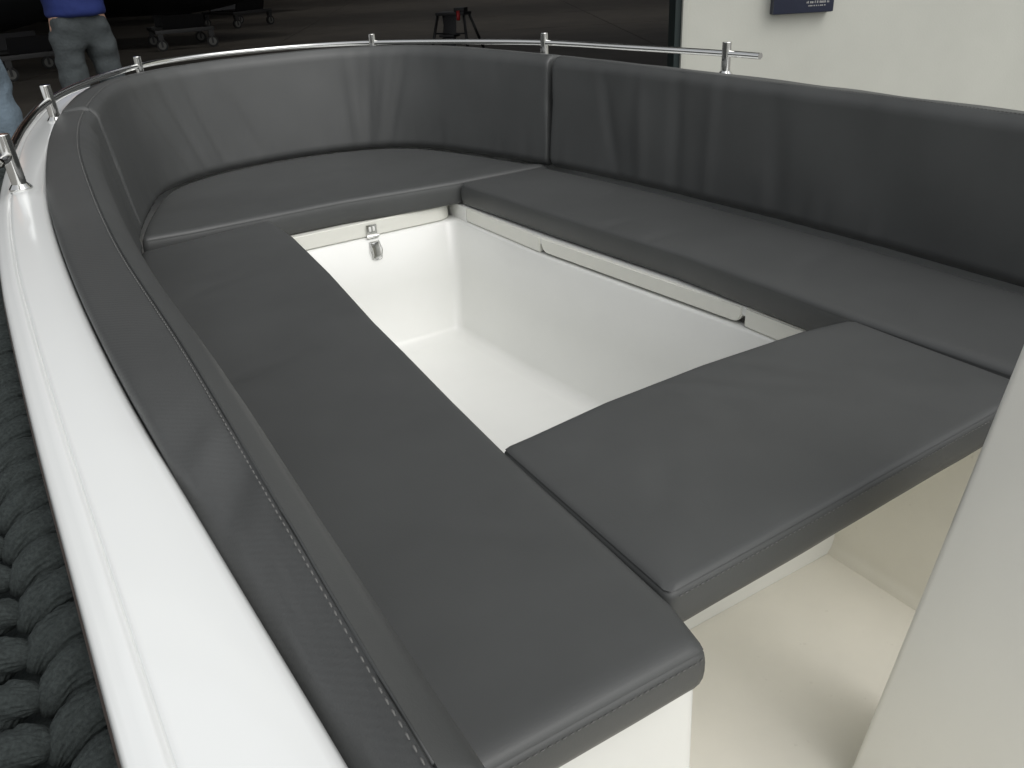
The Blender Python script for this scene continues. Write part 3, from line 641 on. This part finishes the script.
def person(x, y, rz, label, top, legs, stance, hair=True):
    r = empty('person', (x, y, FZ), rz); r.scale = (1.28,) * 3; tag(r, label, 'person')
    (lx_, ly_), (rx_, ry_) = stance
    body = [(0, 0, .98, .13, .10), (0, 0, 1.15, .125, .09), (0, .0, 1.38, .15, .10), (0, 0, 1.50, .06, .06), (0, .0, 1.60, .055, .06), (0, -.01, 1.68, .075, .09), (0, -.005, 1.76, .062, .08),
            (-.19, 0, 1.42, .055), (-.25, .02, 1.16, .045), (-.12, -.20, 1.27, .034), (.19, 0, 1.42, .055), (.25, .02, 1.16, .045), (.12, -.20, 1.22, .034),
            (-.10, 0, .88, .085), (lx_ * .9, ly_ * .5 - .02, .50, .06), (lx_, ly_, .10, .042), (.10, 0, .88, .085), (rx_ * .9, ry_ * .5 - .02, .50, .06), (rx_, ry_, .10, .042)]
    eg = [(0, 1), (1, 2), (2, 3), (3, 4), (4, 5), (5, 6), (2, 7), (7, 8), (8, 9), (2, 10), (10, 11), (11, 12), (0, 13), (13, 14), (14, 15), (0, 16), (16, 17), (17, 18)]
    for s in (-1, 1):      # arms folded in front: palm, four curled fingers and a thumb
        b0 = 9 if s < 0 else 12; zb = body[b0][2]; n0 = len(body); body.append((s * .06, -.225, zb + .01, .018, .028)); eg.append((b0, n0))
        for q, (dz, ln) in enumerate(((.027, .075), (.009, .085), (-.009, .08), (-.026, .065))):
            a = len(body); body.append((s * .025, -.235, zb + .01 + dz, .009)); body.append((s * (.025 - ln * .5), -.24, zb + .01 + dz, .009)); body.append((s * (.025 - ln), -.225, zb + .01 + dz * .9, .008)); eg += [(n0, a), (a, a + 1), (a + 1, a + 2)]
        a = len(body); body.append((s * .06, -.235, zb + .05, .010)); body.append((s * .035, -.24, zb + .075, .009)); eg += [(n0, a), (a, a + 1)]
    bo = skin_mesh('body', body, eg, M['skin'], r)
    jn = [(0, 0, .98, .150, .120), (-.095, 0, .86, .100), (lx_ * .85, ly_ * .3 - .015, .66, .084), (lx_ * .95, ly_ * .5 - .025, .48, .080), (lx_, ly_ * .8, .28, .075), (lx_, ly_, .085, .078),
          (.095, 0, .86, .100), (rx_ * .85, ry_ * .3 - .015, .66, .084), (rx_ * .95, ry_ * .5 - .025, .48, .080), (rx_, ry_ * .8, .28, .075), (rx_, ry_, .085, .078), (0, 0, 1.06, .14, .11)]
    j = skin_mesh('jeans', jn, [(0, 1), (1, 2), (2, 3), (3, 4), (4, 5), (0, 6), (6, 7), (7, 8), (8, 9), (9, 10), (0, 11)], legs, r, 3); crumple(j, .014, 9)
    sh = [(0, 0, .97, .19, .15), (0, 0, 1.02, .185, .145), (0, 0, 1.2, .175, .13), (0, 0, 1.40, .19, .13), (0, 0, 1.49, .09, .08), (-.19, 0, 1.42, .08), (-.255, .02, 1.15, .068), (-.14, -.17, 1.26, .05), (.19, 0, 1.42, .08), (.255, .02, 1.15, .068), (.14, -.17, 1.21, .05)]
    s_ = skin_mesh('top', sh, [(0, 1), (1, 2), (2, 3), (3, 4), (3, 5), (5, 6), (6, 7), (3, 8), (8, 9), (9, 10)], top, r, 3); crumple(s_, .012, 7)
    h = skin_mesh('hair', [(0, .02, 1.66, .075, .07), (0, .015, 1.74, .078, .085), (0, .0, 1.80, .06, .07)], [(0, 1), (1, 2)], M['hair'], r)
    for (fx, fy) in stance: skin_mesh('shoe', [(fx, fy + .05, .05, .042, .045), (fx, fy - .06, .045, .045, .04), (fx * 1.05, fy - .17, .035, .042, .03)], [(0, 1), (1, 2)], M['shoe'], r)
    # face
    b = MB(); b.tube([(0, -.105, 1.70), (0, -.128, 1.665), (0, -.10, 1.655)], [.008, .014, .010], 8); b.build('nose', M['skin'], r, True)
    for s in (-1, 1): b = MB(); b.tube([(s * .032, -.088, 1.70), (s * .032, -.094, 1.70)], .009, 10); b.build('eye', M['rubber'], r, True)
    b = MB(); b.tube([(-.025, -.092, 1.625), (0, -.098, 1.622), (.025, -.092, 1.625)], .005, 6); b.build('mouth', M['red'], r, True)
    return r
def at(px, py, dist):     # world point on the ground, dist away in the horizontal direction of an image ray
    A = R(30.41); dx = (px - 512) / 833.93; dy = -(py - 384) / 833.93; P_, R_ = R(27.82), R(-3.19)
    f = np.array([0, math.cos(P_), -math.sin(P_)]); u = np.array([0, math.sin(P_), math.cos(P_)]); r = np.array([1., 0, 0])
    d = f + (math.cos(R_) * r + math.sin(R_) * u) * dx + (-math.sin(R_) * r + math.cos(R_) * u) * dy
    h = math.hypot(d[0], d[1]); x, y = d[0] / h * dist, d[1] / h * dist
    return (CAM[0] + x * math.cos(A) + y * math.sin(A), CAM[1] - x * math.sin(A) + y * math.cos(A))
PA = at(83, 40, 7.6); PB = at(-41, 60, 6.3)
person(*PA, R(10), 'person in a blue top and grey jeans standing beyond the bow rail', M['blue'], M['denimdark'], ((-.13, .0), (.12, .04)))
person(*PB, R(-20), 'person in a black jacket and faded blue jeans cut off by the left edge', M['jacket'], M['denim'], ((-.10, .10), (.13, .0)))

# ---------------------------------------------------------------- camera, light, world
cam = bpy.data.cameras.new('camera'); co = bpy.data.objects.new('camera', cam); COL.objects.link(co)
P_, R_, A_ = R(27.82), R(-3.19), R(30.41)
f = Vector((math.sin(A_) * math.cos(P_), math.cos(A_) * math.cos(P_), -math.sin(P_))); r0 = Vector((math.cos(A_), -math.sin(A_), 0)); u0 = Vector((math.sin(A_) * math.sin(P_), math.cos(A_) * math.sin(P_), math.cos(P_)))
rt = r0 * math.cos(R_) + u0 * math.sin(R_); up = -r0 * math.sin(R_) + u0 * math.cos(R_)
from mathutils import Matrix
co.matrix_world = Matrix(((rt.x, up.x, -f.x, CAM[0]), (rt.y, up.y, -f.y, CAM[1]), (rt.z, up.z, -f.z, CAM[2]), (0, 0, 0, 1)))
cam.sensor_width = 36; cam.lens = 36 * 833.93 / 1024; cam.clip_start = .02; cam.clip_end = 2000
scene.camera = co
scene.cycles.max_bounces = 16; scene.cycles.diffuse_bounces = 10
az, el = R(172), R(52)      # direction towards the sun: azimuth measured clockwise from +y
sd = Vector((math.sin(az) * math.cos(el), math.cos(az) * math.cos(el), math.sin(el)))
sun = bpy.data.lights.new('sun', 'SUN'); sun.energy = .8; sun.angle = R(60); sun.color = (1, .975, .94)
so = bpy.data.objects.new('sun', sun); COL.objects.link(so); so.rotation_euler = sd.to_track_quat('Z', 'Y').to_euler()
w = bpy.data.worlds.new('World'); scene.world = w; w.use_nodes = True; nt = w.node_tree
sk = nt.nodes.new('ShaderNodeTexSky'); sk.sky_type = 'NISHITA'; sk.sun_disc = False; sk.sun_elevation = el; sk.sun_rotation = az; sk.dust_density = 3; sk.air_density = 1.2
hs = nt.nodes.new('ShaderNodeHueSaturation'); hs.inputs['Saturation'].default_value = .14
nt.links.new(sk.outputs[0], hs.inputs['Color']); bg = nt.nodes['Background']; bg.inputs['Strength'].default_value = .175
nt.links.new(hs.outputs[0], bg.inputs['Color'])
scene.view_settings.view_transform = 'Standard'; scene.view_settings.look = 'None'; scene.view_settings.exposure = 0; scene.view_settings.gamma = 1
